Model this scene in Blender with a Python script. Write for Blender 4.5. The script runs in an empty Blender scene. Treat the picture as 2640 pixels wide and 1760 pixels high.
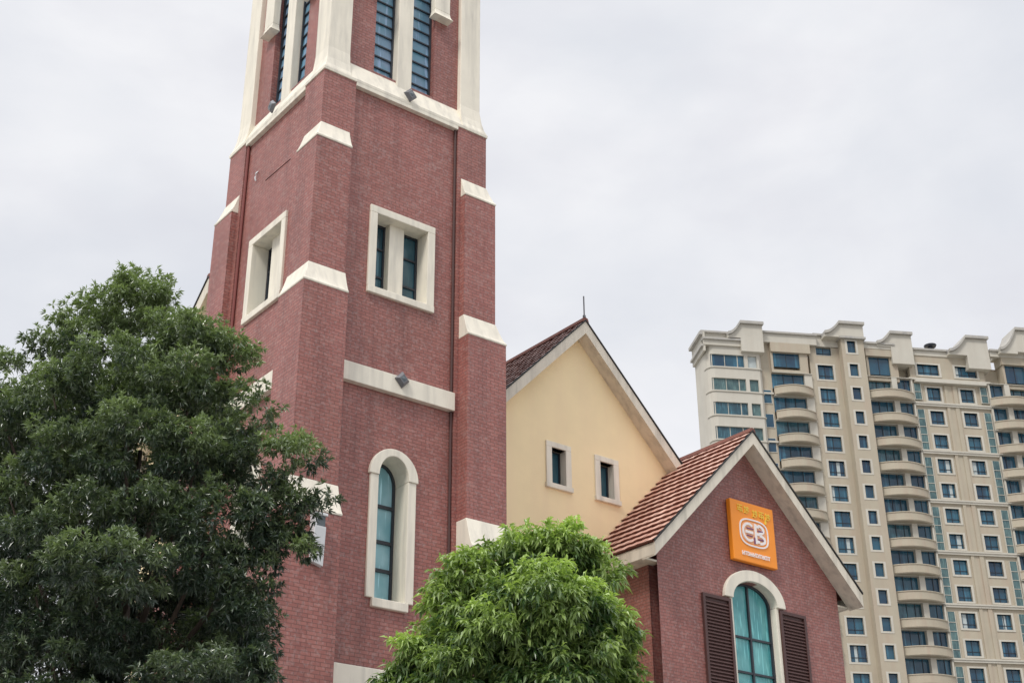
import bpy, math, random
import numpy as np
from mathutils import Vector, Matrix
random.seed(7); RNG = np.random.default_rng(11)
R = math.radians
scn = bpy.context.scene
col = scn.collection

# ------------------------------------------------------------------ helpers
class MB:
    """collects faces, then links them as one mesh object"""
    def __init__(self, f=None): self.v=[]; self.f=[]; self.m=[]; self.f_map=f; self.tone=[]
    def add(self, pts, faces, mi=0, tone=0.5):
        n=len(self.v)
        self.v += [tuple(self.f_map(*p)) if self.f_map else tuple(p) for p in pts]
        for fc in faces: self.f.append([n+i for i in fc]); self.m.append(mi); self.tone.append(tone)
    def box(self, x0,x1,y0,y1,z0,z1, mi=0, tone=0.5):
        p=[(x0,y0,z0),(x1,y0,z0),(x1,y1,z0),(x0,y1,z0),(x0,y0,z1),(x1,y0,z1),(x1,y1,z1),(x0,y1,z1)]
        self.add(p,[(0,3,2,1),(4,5,6,7),(0,1,5,4),(1,2,6,5),(2,3,7,6),(3,0,4,7)],mi,tone)
    def prism(self, poly, d0, d1, axis='y', mi=0):
        """poly: 2D points; axis y: (x,z) extruded in y; axis z: (x,y) in z; axis x: (y,z) in x"""
        n=len(poly)
        def P(p,d):
            return (p[0],d,p[1]) if axis=='y' else ((p[0],p[1],d) if axis=='z' else (d,p[0],p[1]))
        pts=[P(p,d0) for p in poly]+[P(p,d1) for p in poly]
        fs=[tuple(range(n)),tuple(range(2*n-1,n-1,-1))]+[(i,(i+1)%n,n+(i+1)%n,n+i) for i in range(n)]
        self.add(pts,fs,mi)
    def strip(self, outer, inner, y0, y1, mi=0):
        """band between two equally long open (x,z) curves, extruded in y"""
        n=len(outer); pts=[]
        for y in (y0,y1):
            pts+=[(p[0],y,p[1]) for p in outer]+[(p[0],y,p[1]) for p in inner]
        fs=[]
        for i in range(n-1):
            o0,o1,i0,i1=i,i+1,n+i,n+i+1
            fs+=[(o0,o1,i1,i0),(2*n+o0,2*n+i0,2*n+i1,2*n+o1),(o0,2*n+o0,2*n+o1,o1),(i0,i1,2*n+i1,2*n+i0)]
        fs+=[(0,n,3*n,2*n),(n-1,3*n-1,4*n-1,2*n-1)]
        self.add(pts,fs,mi)
    def tube(self, pts, rad, n=8, mi=0):
        pts=[Vector(p) for p in pts]; rr=rad if isinstance(rad,(list,tuple)) else [rad]*len(pts)
        ring=[]; 
        for i,p in enumerate(pts):
            d=(pts[min(i+1,len(pts)-1)]-pts[max(i-1,0)]).normalized()
            a=d.cross(Vector((0,0,1)));
            if a.length<1e-3: a=Vector((1,0,0))
            a.normalize(); b=d.cross(a)
            ring+=[tuple(p+(a*math.cos(2*math.pi*k/n)+b*math.sin(2*math.pi*k/n))*rr[i]) for k in range(n)]
        fs=[]
        for i in range(len(pts)-1):
            for k in range(n): fs.append((i*n+k,i*n+(k+1)%n,(i+1)*n+(k+1)%n,(i+1)*n+k))
        fs+=[tuple(range(n-1,-1,-1)),tuple((len(pts)-1)*n+k for k in range(n))]
        self.add(ring,fs,mi)
    def holes(self, x0,x1,z0,z1, hs, y0, y1, mi=0):
        """a wall x0..x1, z0..z1, faces at y0 and y1, with rectangular holes (x0,x1,z0,z1) and their reveals"""
        xs=sorted({x0,x1,*[v for h in hs for v in h[:2]]}); zs=sorted({z0,z1,*[v for h in hs for v in h[2:]]})
        def hole(xm,zm): return any(h[0]<xm<h[1] and h[2]<zm<h[3] for h in hs)
        for i in range(len(xs)-1):
            for j in range(len(zs)-1):
                a,b,c,d=xs[i],xs[i+1],zs[j],zs[j+1]
                if hole((a+b)/2,(c+d)/2): continue
                self.add([(a,y0,c),(b,y0,c),(b,y0,d),(a,y0,d),(a,y1,c),(b,y1,c),(b,y1,d),(a,y1,d)],[(0,1,2,3),(7,6,5,4)],mi)
        for a,b,c,d in hs:
            self.add([(a,y0,c),(b,y0,c),(b,y0,d),(a,y0,d),(a,y1,c),(b,y1,c),(b,y1,d),(a,y1,d)],[(0,4,5,1),(1,5,6,2),(2,6,7,3),(3,7,4,0)],mi)
        self.add([(x0,y0,z0),(x1,y0,z0),(x1,y0,z1),(x0,y0,z1),(x0,y1,z0),(x1,y1,z0),(x1,y1,z1),(x0,y1,z1)],[(0,4,5,1),(1,5,6,2),(2,6,7,3),(3,7,4,0)],mi)
    def build(self, name, mats, parent=None, loc=None, bevel=0, smooth=False, tone=False, recalc=True):
        me=bpy.data.meshes.new(name); me.from_pydata(self.v,[],self.f)
        if not isinstance(mats,(list,tuple)): mats=[mats]
        for m in mats: me.materials.append(m)
        for p,mi in zip(me.polygons,self.m): p.material_index=mi; p.use_smooth=smooth
        if tone:
            at=me.attributes.new('tone','FLOAT','FACE'); at.data.foreach_set('value',self.tone)
        me.update()
        if recalc:
            import bmesh
            bm=bmesh.new(); bm.from_mesh(me); bmesh.ops.recalc_face_normals(bm,faces=bm.faces); bm.to_mesh(me); bm.free()
        o=bpy.data.objects.new(name,me); col.objects.link(o)
        if parent is not None: o.parent=parent
        if loc: o.location=loc
        if bevel:
            b=o.modifiers.new('bevel','BEVEL'); b.width=bevel; b.segments=2; b.limit_method='ANGLE'; b.angle_limit=R(40)
        return o

def tag(o,label=None,cat=None,group=None,kind=None):
    if label: o['label']=label
    if cat: o['category']=cat
    if group: o['group']=group
    if kind: o['kind']=kind
    return o
def empty(name,loc,rz=0):
    o=bpy.data.objects.new(name,None); col.objects.link(o); o.location=loc; o.rotation_euler=(0,0,rz); o.empty_display_size=.5; return o
def kids(o): return [c for c in bpy.data.objects if c.parent==o]
def copy_tree(o,parent=None):
    c=o.copy(); col.objects.link(c)
    if parent is not None: c.parent=parent
    for ch in kids(o): copy_tree(ch,c)
    return c

# ------------------------------------------------------------------ materials
def mat(name):
    m=bpy.data.materials.new(name); m.use_nodes=True; nt=m.node_tree
    return m,nt,nt.nodes['Principled BSDF']
def N(nt,t,**kw):
    n=nt.nodes.new(t)
    for k,v in kw.items():
        if k in n.inputs: n.inputs[k].default_value=v
        else: setattr(n,k,v)
    return n
def mix(nt,a,b,fac,mode='MIX'):
    n=nt.nodes.new('ShaderNodeMix'); n.data_type='RGBA'; n.blend_type=mode
    for s,v in ((0,fac),(6,a),(7,b)):
        if hasattr(v,'is_output') or isinstance(v,bpy.types.NodeSocket): nt.links.new(v,n.inputs[s])
        else: n.inputs[s].default_value = v if s==0 else (*v,1)
    return n.outputs[2]
def ramp(nt,src,p0,p1,c0=0,c1=1):
    n=nt.nodes.new('ShaderNodeMapRange'); nt.links.new(src,n.inputs[0])
    n.inputs[1].default_value=p0; n.inputs[2].default_value=p1; n.inputs[3].default_value=c0; n.inputs[4].default_value=c1
    return n.outputs[0]
def noise(nt,scale,detail=4,vec=None,rough=.55,dist=0):
    n=nt.nodes.new('ShaderNodeTexNoise'); n.inputs['Scale'].default_value=scale; n.inputs['Detail'].default_value=detail
    n.inputs['Roughness'].default_value=rough; n.inputs['Distortion'].default_value=dist
    if vec is not None: nt.links.new(vec,n.inputs['Vector'])
    return n.outputs[0]
def objco(nt,scale=None):
    tc=nt.nodes.new('ShaderNodeTexCoord'); v=tc.outputs['Object']
    if scale:
        mp=nt.nodes.new('ShaderNodeMapping'); mp.inputs['Scale'].default_value=scale; nt.links.new(v,mp.inputs[0]); v=mp.outputs[0]
    return v
def bump(nt,bs,h,strength,dist=.02):
    b=nt.nodes.new('ShaderNodeBump'); b.inputs['Strength'].default_value=strength; b.inputs['Distance'].default_value=dist
    nt.links.new(h,b.inputs['Height']); nt.links.new(b.outputs[0],bs.inputs['Normal']); return b

def brick_mat(name,c1,c2,mortar,row=.085,bw=.24,rough=.5):
    m,nt,bs=mat(name); v=objco(nt)
    s=nt.nodes.new('ShaderNodeSeparateXYZ'); nt.links.new(v,s.inputs[0])
    a=nt.nodes.new('ShaderNodeMath'); a.operation='ADD'; nt.links.new(s.outputs[0],a.inputs[0]); nt.links.new(s.outputs[1],a.inputs[1])
    c=nt.nodes.new('ShaderNodeCombineXYZ'); nt.links.new(a.outputs[0],c.inputs[0]); nt.links.new(s.outputs[2],c.inputs[1])
    br=N(nt,'ShaderNodeTexBrick',Scale=1.0); br.inputs['Brick Width'].default_value=bw; br.inputs['Row Height'].default_value=row
    br.inputs['Mortar Size'].default_value=.011; br.inputs['Mortar Smooth'].default_value=.3; br.inputs['Bias'].default_value=-.1
    br.inputs['Color1'].default_value=(*c1,1); br.inputs['Color2'].default_value=(*c2,1); br.inputs['Mortar'].default_value=(*mortar,1)
    nt.links.new(c.outputs[0],br.inputs['Vector'])
    big=noise(nt,.55,5,v); streak=noise(nt,1.0,5,objco(nt,(2.5,2.5,.22))); fine=noise(nt,14,4,v)
    k=mix(nt,br.outputs['Color'],(1.22,1.20,1.24),ramp(nt,big,.35,.68,0,1),'MULTIPLY')
    k=mix(nt,k,(.36,.22,.19),ramp(nt,noise(nt,3.2,4,v),.55,.75,0,.35))
    k=mix(nt,k,(.70,.70,.72),ramp(nt,streak,.48,.74,0,.85),'MULTIPLY')
    k=mix(nt,k,(.50,.44,.42),ramp(nt,fine,.5,.8,0,.35),'MIX')
    nt.links.new(k,bs.inputs['Base Color']); bs.inputs['Roughness'].default_value=rough
    bump(nt,bs,br.outputs['Fac'],-.6,.01)
    return m
BRICK=brick_mat('brick',(.265,.096,.078),(.330,.130,.104),(.170,.068,.056))
BRICK_H=brick_mat('house_brick',(.255,.094,.078),(.315,.126,.102),(.160,.066,.056))

def plaster(name,c,dirt,rough=.7,dirt_amt=.5,sc=1.0):
    m,nt,bs=mat(name); v=objco(nt)
    n1=noise(nt,1.3*sc,5,v); n2=noise(nt,1.5*sc,6,objco(nt,(3,3,.35))); n3=noise(nt,22*sc,3,v)
    k=mix(nt,c,dirt,ramp(nt,n2,.45,.75,0,dirt_amt)); k=mix(nt,k,[x*.86 for x in c],ramp(nt,n1,.4,.7,0,.6))
    nt.links.new(k,bs.inputs['Base Color']); bs.inputs['Roughness'].default_value=rough
    bump(nt,bs,n3,.25,.01); return m
WHITE=plaster('cream_stone',(.82,.765,.645),(.50,.47,.41),dirt_amt=.8)
YELLOW=plaster('yellow_render',(.95,.775,.475),(.90,.70,.45),dirt_amt=.5,sc=.5)
FASCIA=plaster('painted_fascia',(.72,.66,.55),(.40,.37,.31),dirt_amt=.9)
TAN=plaster('tan_render',(.435,.385,.295),(.41,.32,.245),dirt_amt=.9,sc=.35)
TAN2=plaster('pale_render',(.54,.51,.44),(.47,.43,.36),dirt_amt=.7,sc=.3)
GREYTRIM=plaster('grey_coping',(.42,.40,.36),(.28,.28,.28),dirt_amt=.8,sc=.4)

def simple(name,c,rough=.5,metal=0,var=.15,sc=6,spec=.5):
    m,nt,bs=mat(name); v=objco(nt); n=noise(nt,sc,4,v)
    k=mix(nt,[x*(1-var) for x in c],[min(1,x*(1+var)) for x in c],n)
    nt.links.new(k,bs.inputs['Base Color']); bs.inputs['Roughness'].default_value=rough; bs.inputs['Metallic'].default_value=metal
    bs.inputs['Specular IOR Level'].default_value=spec
    return m
DARK=simple('dark_metal',(.03,.035,.045),.45)
BLACK=simple('black_edging',(.02,.02,.02),.6)
LAMPM=simple('grey_lamp_metal',(.16,.16,.17),.35,.3)
LAMPG=simple('grey_lamp_glass',(.10,.12,.13),.15)
ORANGE=simple('orange_panel',(.95,.30,.02),.4,0,.08,2)
SIGNW=simple('sign_white',(.85,.80,.78),.5,0,.03)
SIGNP=simple('sign_pink',(.86,.42,.22),.5,0,.2,8)
SIGNPU=simple('sign_purple',(.20,.07,.16),.5,0,.2)
SIGNY=simple('sign_yellow',(.88,.62,.08),.5,0,.1)
SHUT=simple('brown_shutter',(.075,.034,.030),.5,0,.2,5)
WHITEP=simple('white_lamp_shell',(.68,.69,.70),.35,0,.06)
CURT=simple('curtain',(.45,.50,.50),.9,0,.2,3)

def glass(name,c1,c2,rough=.12,sc=1.2,spec=.6):
    m,nt,bs=mat(name)
    n=noise(nt,sc,3,objco(nt,(1,1,.6))); n2=noise(nt,2.2*sc,2,objco(nt,(3.5,3.5,.25)))
    k=mix(nt,c1,c2,ramp(nt,n,.35,.65)); k=mix(nt,k,[x*1.7+.01 for x in c2],ramp(nt,n2,.56,.68,0,.7))
    nt.links.new(k,bs.inputs['Base Color']); bs.inputs['Roughness'].default_value=rough; bs.inputs['Specular IOR Level'].default_value=spec
    bump(nt,bs,noise(nt,.8,1,objco(nt)),.12,.15)
    return m
GLASS=glass('blue_window_glass',(.02,.06,.085),(.045,.13,.17))
GLASS_L=glass('pale_teal_glass',(.19,.42,.49),(.34,.57,.64),.2,1.6)
GLASS_T=glass('teal_window_glass',(.07,.31,.33),(.17,.47,.47),.18,1.8)
GLASS_B=glass('belfry_glass',(.09,.25,.34),(.20,.29,.42),.3)
GLASS_D=glass('dark_flat_glass',(.010,.038,.078),(.025,.105,.16),.15,.35)
GLASS_C=glass('green_stair_glass',(.035,.08,.09),(.09,.16,.16),.25,1.6)

def tile_mat(name,c1,c2,edge):
    m,nt,bs=mat(name)
    at=nt.nodes.new('ShaderNodeAttribute'); at.attribute_name='tone'
    k=mix(nt,c1,c2,at.outputs['Fac']); k=mix(nt,k,edge,ramp(nt,noise(nt,5,5,objco(nt)),.48,.75,0,.6))
    nt.links.new(k,bs.inputs['Base Color']); bs.inputs['Roughness'].default_value=.7
    bump(nt,bs,noise(nt,30,3,objco(nt)),.3,.01); return m
TILE=tile_mat('terracotta_tiles',(.46,.24,.18),(.66,.42,.335),(.36,.18,.13))
TILE_D=tile_mat('brown_roof_tiles',(.17,.085,.07),(.27,.15,.125),(.10,.055,.05))
TILE_R=simple('tile_edge_shade_and_ridge',(.20,.08,.06),.8,0,.3)  # dark course edges, their underside shade put into the colour; also on ridge caps

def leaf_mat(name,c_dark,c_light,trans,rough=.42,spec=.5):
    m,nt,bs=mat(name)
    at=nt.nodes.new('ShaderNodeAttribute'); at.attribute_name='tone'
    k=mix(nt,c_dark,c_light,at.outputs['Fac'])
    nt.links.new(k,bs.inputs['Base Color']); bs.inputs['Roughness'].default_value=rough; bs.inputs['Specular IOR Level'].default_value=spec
    tr=nt.nodes.new('ShaderNodeBsdfTranslucent'); k2=mix(nt,k,(1.3,1.4,.6),1.0,'MULTIPLY'); nt.links.new(k2,tr.inputs[0])
    ms=nt.nodes.new('ShaderNodeMixShader'); ms.inputs[0].default_value=trans
    nt.links.new(bs.outputs[0],ms.inputs[1]); nt.links.new(tr.outputs[0],ms.inputs[2])
    nt.links.new(ms.outputs[0],nt.nodes['Material Output'].inputs[0]); return m
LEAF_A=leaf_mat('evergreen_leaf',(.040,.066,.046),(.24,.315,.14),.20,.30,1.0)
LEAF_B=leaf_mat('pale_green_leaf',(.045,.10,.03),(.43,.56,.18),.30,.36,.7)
BARK=simple('bark',(.09,.065,.05),.9,0,.4,12)

# ------------------------------------------------------------------ ground, sky, light, camera
g=MB()
g.add([(-1500,-1500,0),(1500,-1500,0),(1500,1500,0),(-1500,1500,0)],[(0,1,2,3)])
m,nt,bs=mat('paving'); v=objco(nt)
br=N(nt,'ShaderNodeTexBrick',Scale=1.0); br.inputs['Brick Width'].default_value=.6; br.inputs['Row Height'].default_value=.3; br.inputs['Mortar Size'].default_value=.01
br.inputs['Color1'].default_value=(.26,.25,.23,1); br.inputs['Color2'].default_value=(.32,.31,.29,1); br.inputs['Mortar'].default_value=(.12,.12,.11,1)
nt.links.new(v,br.inputs['Vector']); nt.links.new(mix(nt,br.outputs[0],(.7,.7,.7),ramp(nt,noise(nt,.4,6,v),.4,.7,0,.6),'MULTIPLY'),bs.inputs['Base Color']); bs.inputs['Roughness'].default_value=.8
tag(g.build('ground',m),kind='structure')

SUN_AZ,SUN_EL=210.0,50.0      # clockwise from +Y, behind and left of the viewer
w=bpy.data.worlds.new('World'); scn.world=w; w.use_nodes=True; nt=w.node_tree; nt.nodes.clear()
out=nt.nodes.new('ShaderNodeOutputWorld'); tc=nt.nodes.new('ShaderNodeTexCoord')
sky=nt.nodes.new('ShaderNodeTexSky'); sky.sky_type='NISHITA'; sky.sun_disc=False; sky.sun_elevation=R(SUN_EL); sky.sun_rotation=R(SUN_AZ)
b1=nt.nodes.new('ShaderNodeBackground'); b1.inputs[1].default_value=.08; nt.links.new(sky.outputs[0],b1.inputs[0])
mp=nt.nodes.new('ShaderNodeMapping'); mp.inputs['Scale'].default_value=(1,1,2.1); mp.inputs['Location'].default_value=(.35,.1,.62); nt.links.new(tc.outputs['Generated'],mp.inputs[0])
n1=noise(nt,2.1,6,mp.outputs[0],.5,.35); n2=noise(nt,5.5,5,mp.outputs[0],.5,.2)
c=mix(nt,(.73,.76,.825),(.93,.935,.965),ramp(nt,n1,.38,.60)); c=mix(nt,c,(.76,.765,.825),ramp(nt,n2,.47,.66,0,.55))
sx=nt.nodes.new('ShaderNodeSeparateXYZ'); nt.links.new(tc.outputs['Generated'],sx.inputs[0])
st=ramp(nt,sx.outputs[2],.70,1.0,1.0,3.2)
b2=nt.nodes.new('ShaderNodeBackground'); nt.links.new(c,b2.inputs[0]); nt.links.new(st,b2.inputs[1])
ms=nt.nodes.new('ShaderNodeMixShader'); ms.inputs[0].default_value=.95
nt.links.new(b1.outputs[0],ms.inputs[1]); nt.links.new(b2.outputs[0],ms.inputs[2]); nt.links.new(ms.outputs[0],out.inputs[0])
sl=bpy.data.lights.new('sun','SUN'); sl.energy=2.2; sl.angle=R(14); sl.color=(1,.96,.90)
so=bpy.data.objects.new('sun',sl); col.objects.link(so)
d=Vector((math.sin(R(SUN_AZ))*math.cos(R(SUN_EL)),math.cos(R(SUN_AZ))*math.cos(R(SUN_EL)),math.sin(R(SUN_EL))))
so.rotation_euler=d.to_track_quat('Z','Y').to_euler(); so.location=(0,0,60)

cam=bpy.data.cameras.new('camera'); co=bpy.data.objects.new('camera',cam); col.objects.link(co); scn.camera=co
cam.sensor_width=36; cam.lens=36*3177.995/2352; cam.clip_end=5000; cam.clip_start=.1
co.matrix_world=Matrix.Translation((0,0,1.6))@Matrix.Rotation(R(90+26.428),4,'X')@Matrix.Rotation(R(-.331),4,'Z')
scn.view_settings.view_transform='Standard'; scn.view_settings.look='None'; scn.view_settings.exposure=0

# ================================================================== BELL TOWER
TX,TY,TR=-4.651,28.0,R(90-52.11)
W=5.042; wb=.93; wc=.80; P1,P2,P3=.178,.371,.606; r=.10
Zc=23.2; Z1,Z1t=21.03,21.58; Z2,Z2t=16.90,17.50; Z3,Z3t=11.41,12.15
tower=tag(empty('bell_tower',(TX,TY,0),TR),'tall square red brick bell tower with cream stone bands and stepped corner buttresses','bell tower')
front=lambda x,y,z:(x,y,z)
left=lambda x,y,z:(y,x,z)
back=lambda x,y,z:(x,W-y,z)
right=lambda x,y,z:(W-y,x,z)
# windows in the panel (x0,x1,z0,z1)
H_BELL=(1.58,3.48,24.0,29.3)
cxw=2.50
H_SQ=(1.76,3.28,17.56,19.62)
H_AR=(cxw-.43,cxw+.43,10.0,13.36)
wall=MB()
IN=.27
for fm,full in ((front,1),(left,1),(back,0),(right,0)):
    wall.f_map=fm
    e=0 if fm in (front,back) else .001
    x0,x1=(r,W-r) if fm in (front,back) else (r+.3,W-r-.3)
    wall.holes(x0,x1,0,Zc,[(H_SQ[0]-.03,H_SQ[1]+.03,H_SQ[2]-.03,H_SQ[3]+.03),(H_AR[0],H_AR[1],H_AR[2]-.05,H_AR[3])] if full else [],r,r+.3)
    x0,x1=(IN,W-IN) if fm in (front,back) else (IN+.35,W-IN-.35)
    wall.holes(x0,x1,Zc,29.9,[H_BELL],IN,IN+.35)
wall.f_map=None
for ia in (0,1):
    for ib in (0,1):
        def A(p0,p1): return (p0,p1) if not ia else (W-p1,W-p0)
        def B(p0,p1): return (p0,p1) if not ib else (W-p1,W-p0)
        wall.box(*A(0,wb),*B(0,wb),Z1+.02,Zc)
        for p,z0,z1 in ((P1,Z2,Z1),(P2,Z3,Z2),(P3,0,Z3)):
            wall.box(*A(-p,wc),*B(-p,wc),z0,z1)
        # the plain pier strip keeps running behind the buttress
        wall.box(*A(.002,wb),*B(wc,wb) ,0,Z1+.02); wall.box(*A(wc,wb),*B(.002,wc-.002),0,Z1+.02)
wall_o=wall.build('wall',BRICK,tower)

def cap(p_up,p_lo,zt,zb,ia,ib,name='buttress_cap'):
    mb=MB(); rings=[]
    k=8; e=.012
    prof=[(p_lo+.015,zb-.012),(p_lo+.02,zb+.03)]
    for i in range(k+1):
        t=i/k; prof.append((p_lo+.02+(p_up-p_lo-.012)*(t**.75), zb+.03+(zt-zb-.03)*t))
    pts=[]
    for p,z in prof:
        q=[(-p,-p),(wc+e,-p),(wc+e,wc+e),(-p,wc+e)]
        for a,b in q: pts.append(((W-a) if ia else a,(W-b) if ib else b,z))
    n=len(prof); fs=[(0,1,2,3),tuple(4*(n-1)+j for j in (3,2,1,0))]
    for i in range(n-1):
        for j in range(4): fs.append((4*i+j,4*i+(j+1)%4,4*i+4+(j+1)%4,4*i+4+j))
    mb.add(pts,fs); return mb.build(name,WHITE,tower,bevel=.012)
for ia in (0,1):
    for ib in (0,1):
        cap(0.004,P1,Z1t,Z1,ia,ib); cap(P1+.004,P2,Z2t,Z2,ia,ib); cap(P2+.004,P3,Z3t,Z3,ia,ib)

# sloping cornice under the belfry
mb=MB(); prof=[(-.03,Zc-.02),(-.035,Zc+.07),(.02,Zc+.13),(IN+.03,Zc+.80)]
pts=[];
for p,z in prof: pts+=[(p,p,z),(W-p,p,z),(W-p,W-p,z),(p,W-p,z)]
fs=[(0,1,2,3),(15,14,13,12)]
for i in range(3):
    for j in range(4): fs.append((4*i+j,4*i+(j+1)%4,4*i+4+(j+1)%4,4*i+4+j))
mb.add(pts,fs)
for fm in (front,left,back,right):
    mb.f_map=fm; mb.box(wb+.003,W-wb-.003,-.026,r+.05,Zc-.13,Zc-.012)
mb.build('cornice',WHITE,tower,bevel=.01)
# belfry corner pilasters with flared feet
for ia in (0,1):
    for ib in (0,1):
        mb=MB(); s=.125; e=.78; pts=[]
        prof=[(-.02,Zc+.09),(.035,Zc+.24),(.085,Zc+.48),(s,Zc+.85),(s,29.9)]
        for p,z in prof:
            for a,b in ((p,p),(e,p),(e,e),(p,e)): pts.append(((W-a) if ia else a,(W-b) if ib else b,z))
        n=len(prof); fs=[(0,1,2,3),tuple(4*(n-1)+j for j in (3,2,1,0))]
        for i in range(n-1):
            for j in range(4): fs.append((4*i+j,4*i+(j+1)%4,4*i+4+(j+1)%4,4*i+4+j))
        mb.add(pts,fs); mb.build('pilaster',WHITE,tower,bevel=.015)
# top of the belfry (above the photograph)
mb=MB()
for p,z0,z1 in ((-.02,29.9,30.2),(-.2,30.2,30.5),(-.05,30.5,31.4)): mb.box(p,W-p,p,W-p,z0,z1)
mb.build('parapet',WHITE,tower,bevel=.02)
mb=MB(); h=W/2; mb.add([(.15,.15,31.4),(W-.15,.15,31.4),(W-.15,W-.15,31.4),(.15,W-.15,31.4),(h,h,38)],[(0,3,2,1),(0,1,4),(1,2,4),(2,3,4),(3,0,4)])
mb.build('spire_roof',TILE_D,tower)

def arc(cx,cz,rx,rz,n=20,a0=0,a1=180): return [(cx+rx*math.cos(R(a0+(a1-a0)*i/n)),cz+rz*math.sin(R(a0+(a1-a0)*i/n))) for i in range(n+1)]
for fm in (front,left,back,right):
    vis=fm in (front,left)
    # ---- belfry opening
    x0,x1,z0,z1=H_BELL; m0,m1=2.27,2.73; spr=28.3
    tr=MB(fm)                                   # hood mould with its hanging ends
    o=[(x1+.36,26.86)]+arc((x0+x1)/2,spr,(x1-x0)/2+.36,1.35)+[(x0-.36,26.86)]
    i_=[(x1-.14,26.86)]+arc((x0+x1)/2,spr,(x1-x0)/2-.14,.90)+[(x0+.14,26.86)]
    tr.strip(o,i_,.08,IN+.02)
    for s,xa,xb in ((1,x1-.14,x1+.36),(-1,x0-.36,x0+.14)):   # flared drops
        prof=[(0,26.858),(.015,26.76),(.045,26.68),(.09,26.61)]
        pts=[]
        for g_,z in prof: pts+=[(xa-g_*.7,.08-g_,z),(xb+g_*.7,.08-g_,z),(xb+g_*.7,IN+.02,z),(xa-g_*.7,IN+.02,z)]
        fs=[(3,2,1,0),(12,13,14,15)]
        for i in range(3):
            for j in range(4): fs.append((4*i+j,4*i+(j+1)%4,4*i+4+(j+1)%4,4*i+4+j))
        tr.add(pts,fs)
    wdw=tr.build('belfry_window',WHITE,tower,bevel=.012)
    ml=MB(fm); ml.box(m0,m1,IN-.06,IN+.34,z0-.35,29.2); ml.build('mullion',WHITE,wdw,bevel=.02)
    for xa,xb in ((x0+.005,m0),(m1,x1-.005)):
        bl=MB(fm); fr=MB(fm)
        z=z0-.02
        while z<28.9:
            zz=z+.36
            bl.add([(xa+.045,IN+.22,z+.02),(xb-.045,IN+.22,z+.02),(xb-.045,IN+.25,zz),(xa+.045,IN+.25,zz),(xa+.045,IN+.24,z+.02),(xb-.045,IN+.24,z+.02),(xb-.045,IN+.27,zz),(xa+.045,IN+.27,zz)],
                   [(0,1,2,3),(7,6,5,4),(0,4,5,1),(3,2,6,7)])
            fr.box(xa+.045,xb-.045,IN+.205,IN+.28,z-.022,z+.018)
            z=zz+.01
        fr.box(xa,xa+.045,IN+.17,IN+.31,z0-.1,29.2); fr.box(xb-.045,xb,IN+.17,IN+.31,z0-.1,29.2)
        fr.box(xa,xb,IN+.36,IN+.38,z0-.1,29.2)
        fo=fr.build('window_frame',DARK,wdw); bl.build('glass_louvres',GLASS_B,wdw)
    if not vis: continue
    # ---- square double window
    x0,x1,z0,z1=H_SQ; tr=MB(fm); yf=r-.065
    X0,X1,Z0,Z1_=1.56,3.49,17.38,19.82
    tr.box(X0,x0+.012,yf,r+.42,z0,z1); tr.box(x1-.012,X1,yf,r+.42,z0,z1)
    tr.box(X0,X1,yf,r+.42,z1,Z1_); tr.box(X0,X1,yf-.02,r+.42,Z0,z0)
    wdw=tr.build('window',WHITE,tower,bevel=.015)
    ml=MB(fm); ml.box(2.30,2.73,r+.22,r+.46,z0,z1); ml.build('mullion',WHITE,wdw,bevel=.01)
    gl=MB(fm); gl.box(x0,x1,r+.47,r+.49,z0,z1); gl.build('pane',GLASS,wdw)
    fr=MB(fm)
    for xa,xb in ((x0+.012,2.30),(2.73,x1-.012)):
        fr.box(xa,xa+.045,r+.42,r+.468,z0,z1); fr.box(xb-.045,xb,r+.42,r+.468,z0,z1)
        fr.box(xa+.045,xb-.045,r+.42,r+.468,z0,z0+.05); fr.box(xa+.045,xb-.045,r+.42,r+.468,z1-.05,z1)
        for zz in (18.16,18.95): fr.box(xa+.045,xb-.045,r+.425,r+.466,zz-.03,zz+.02)
    fr.build('window_frame',DARK,wdw)
    # ---- arched window
    x0,x1,z0,z1=H_AR; sp=12.84; tr=MB(fm)
    tr.strip(arc(cxw,sp,.66,.70),arc(cxw,sp,.40,.52),r-.09,r+.50)
    tr.box(cxw-.62,cxw-.40,r-.06,r+.50,10.0,sp); tr.box(cxw+.40,cxw+.62,r-.06,r+.50,10.0,sp)
    wdw=tr.build('arched_window',WHITE,tower,bevel=.015)
    sl_=MB(fm); sl_.box(cxw-.47,cxw+.47,r-.10,r+.50,9.80,9.998); sl_.build('sill',WHITE,wdw,bevel=.015)
    gl=MB(fm); gl.prism([(cxw-.41,10.0)]+[(cxw+.41,10.0)]+arc(cxw,sp,.405,.525),r+.55,r+.57); gl.build('pane',GLASS_L,wdw)
    fr=MB(fm)
    fr.strip([(cxw+.40,10.0)]+arc(cxw,sp,.40,.52)+[(cxw-.40,10.0)],[(cxw+.345,10.0)]+arc(cxw,sp,.345,.46)+[(cxw-.345,10.0)],r+.49,r+.545)
    for zz in (12.34,11.50,10.84): fr.box(cxw-.345,cxw+.345,r+.495,r+.54,zz-.05,zz+.03)
    fr.build('window_frame',DARK,wdw)
    # ---- string course
    bd=MB(fm); bd.box(wb+.004,W-wb-.004,-.05,r+.04,14.90,15.37); bd.build('stone_band',WHITE,tower,bevel=.012)
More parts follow.
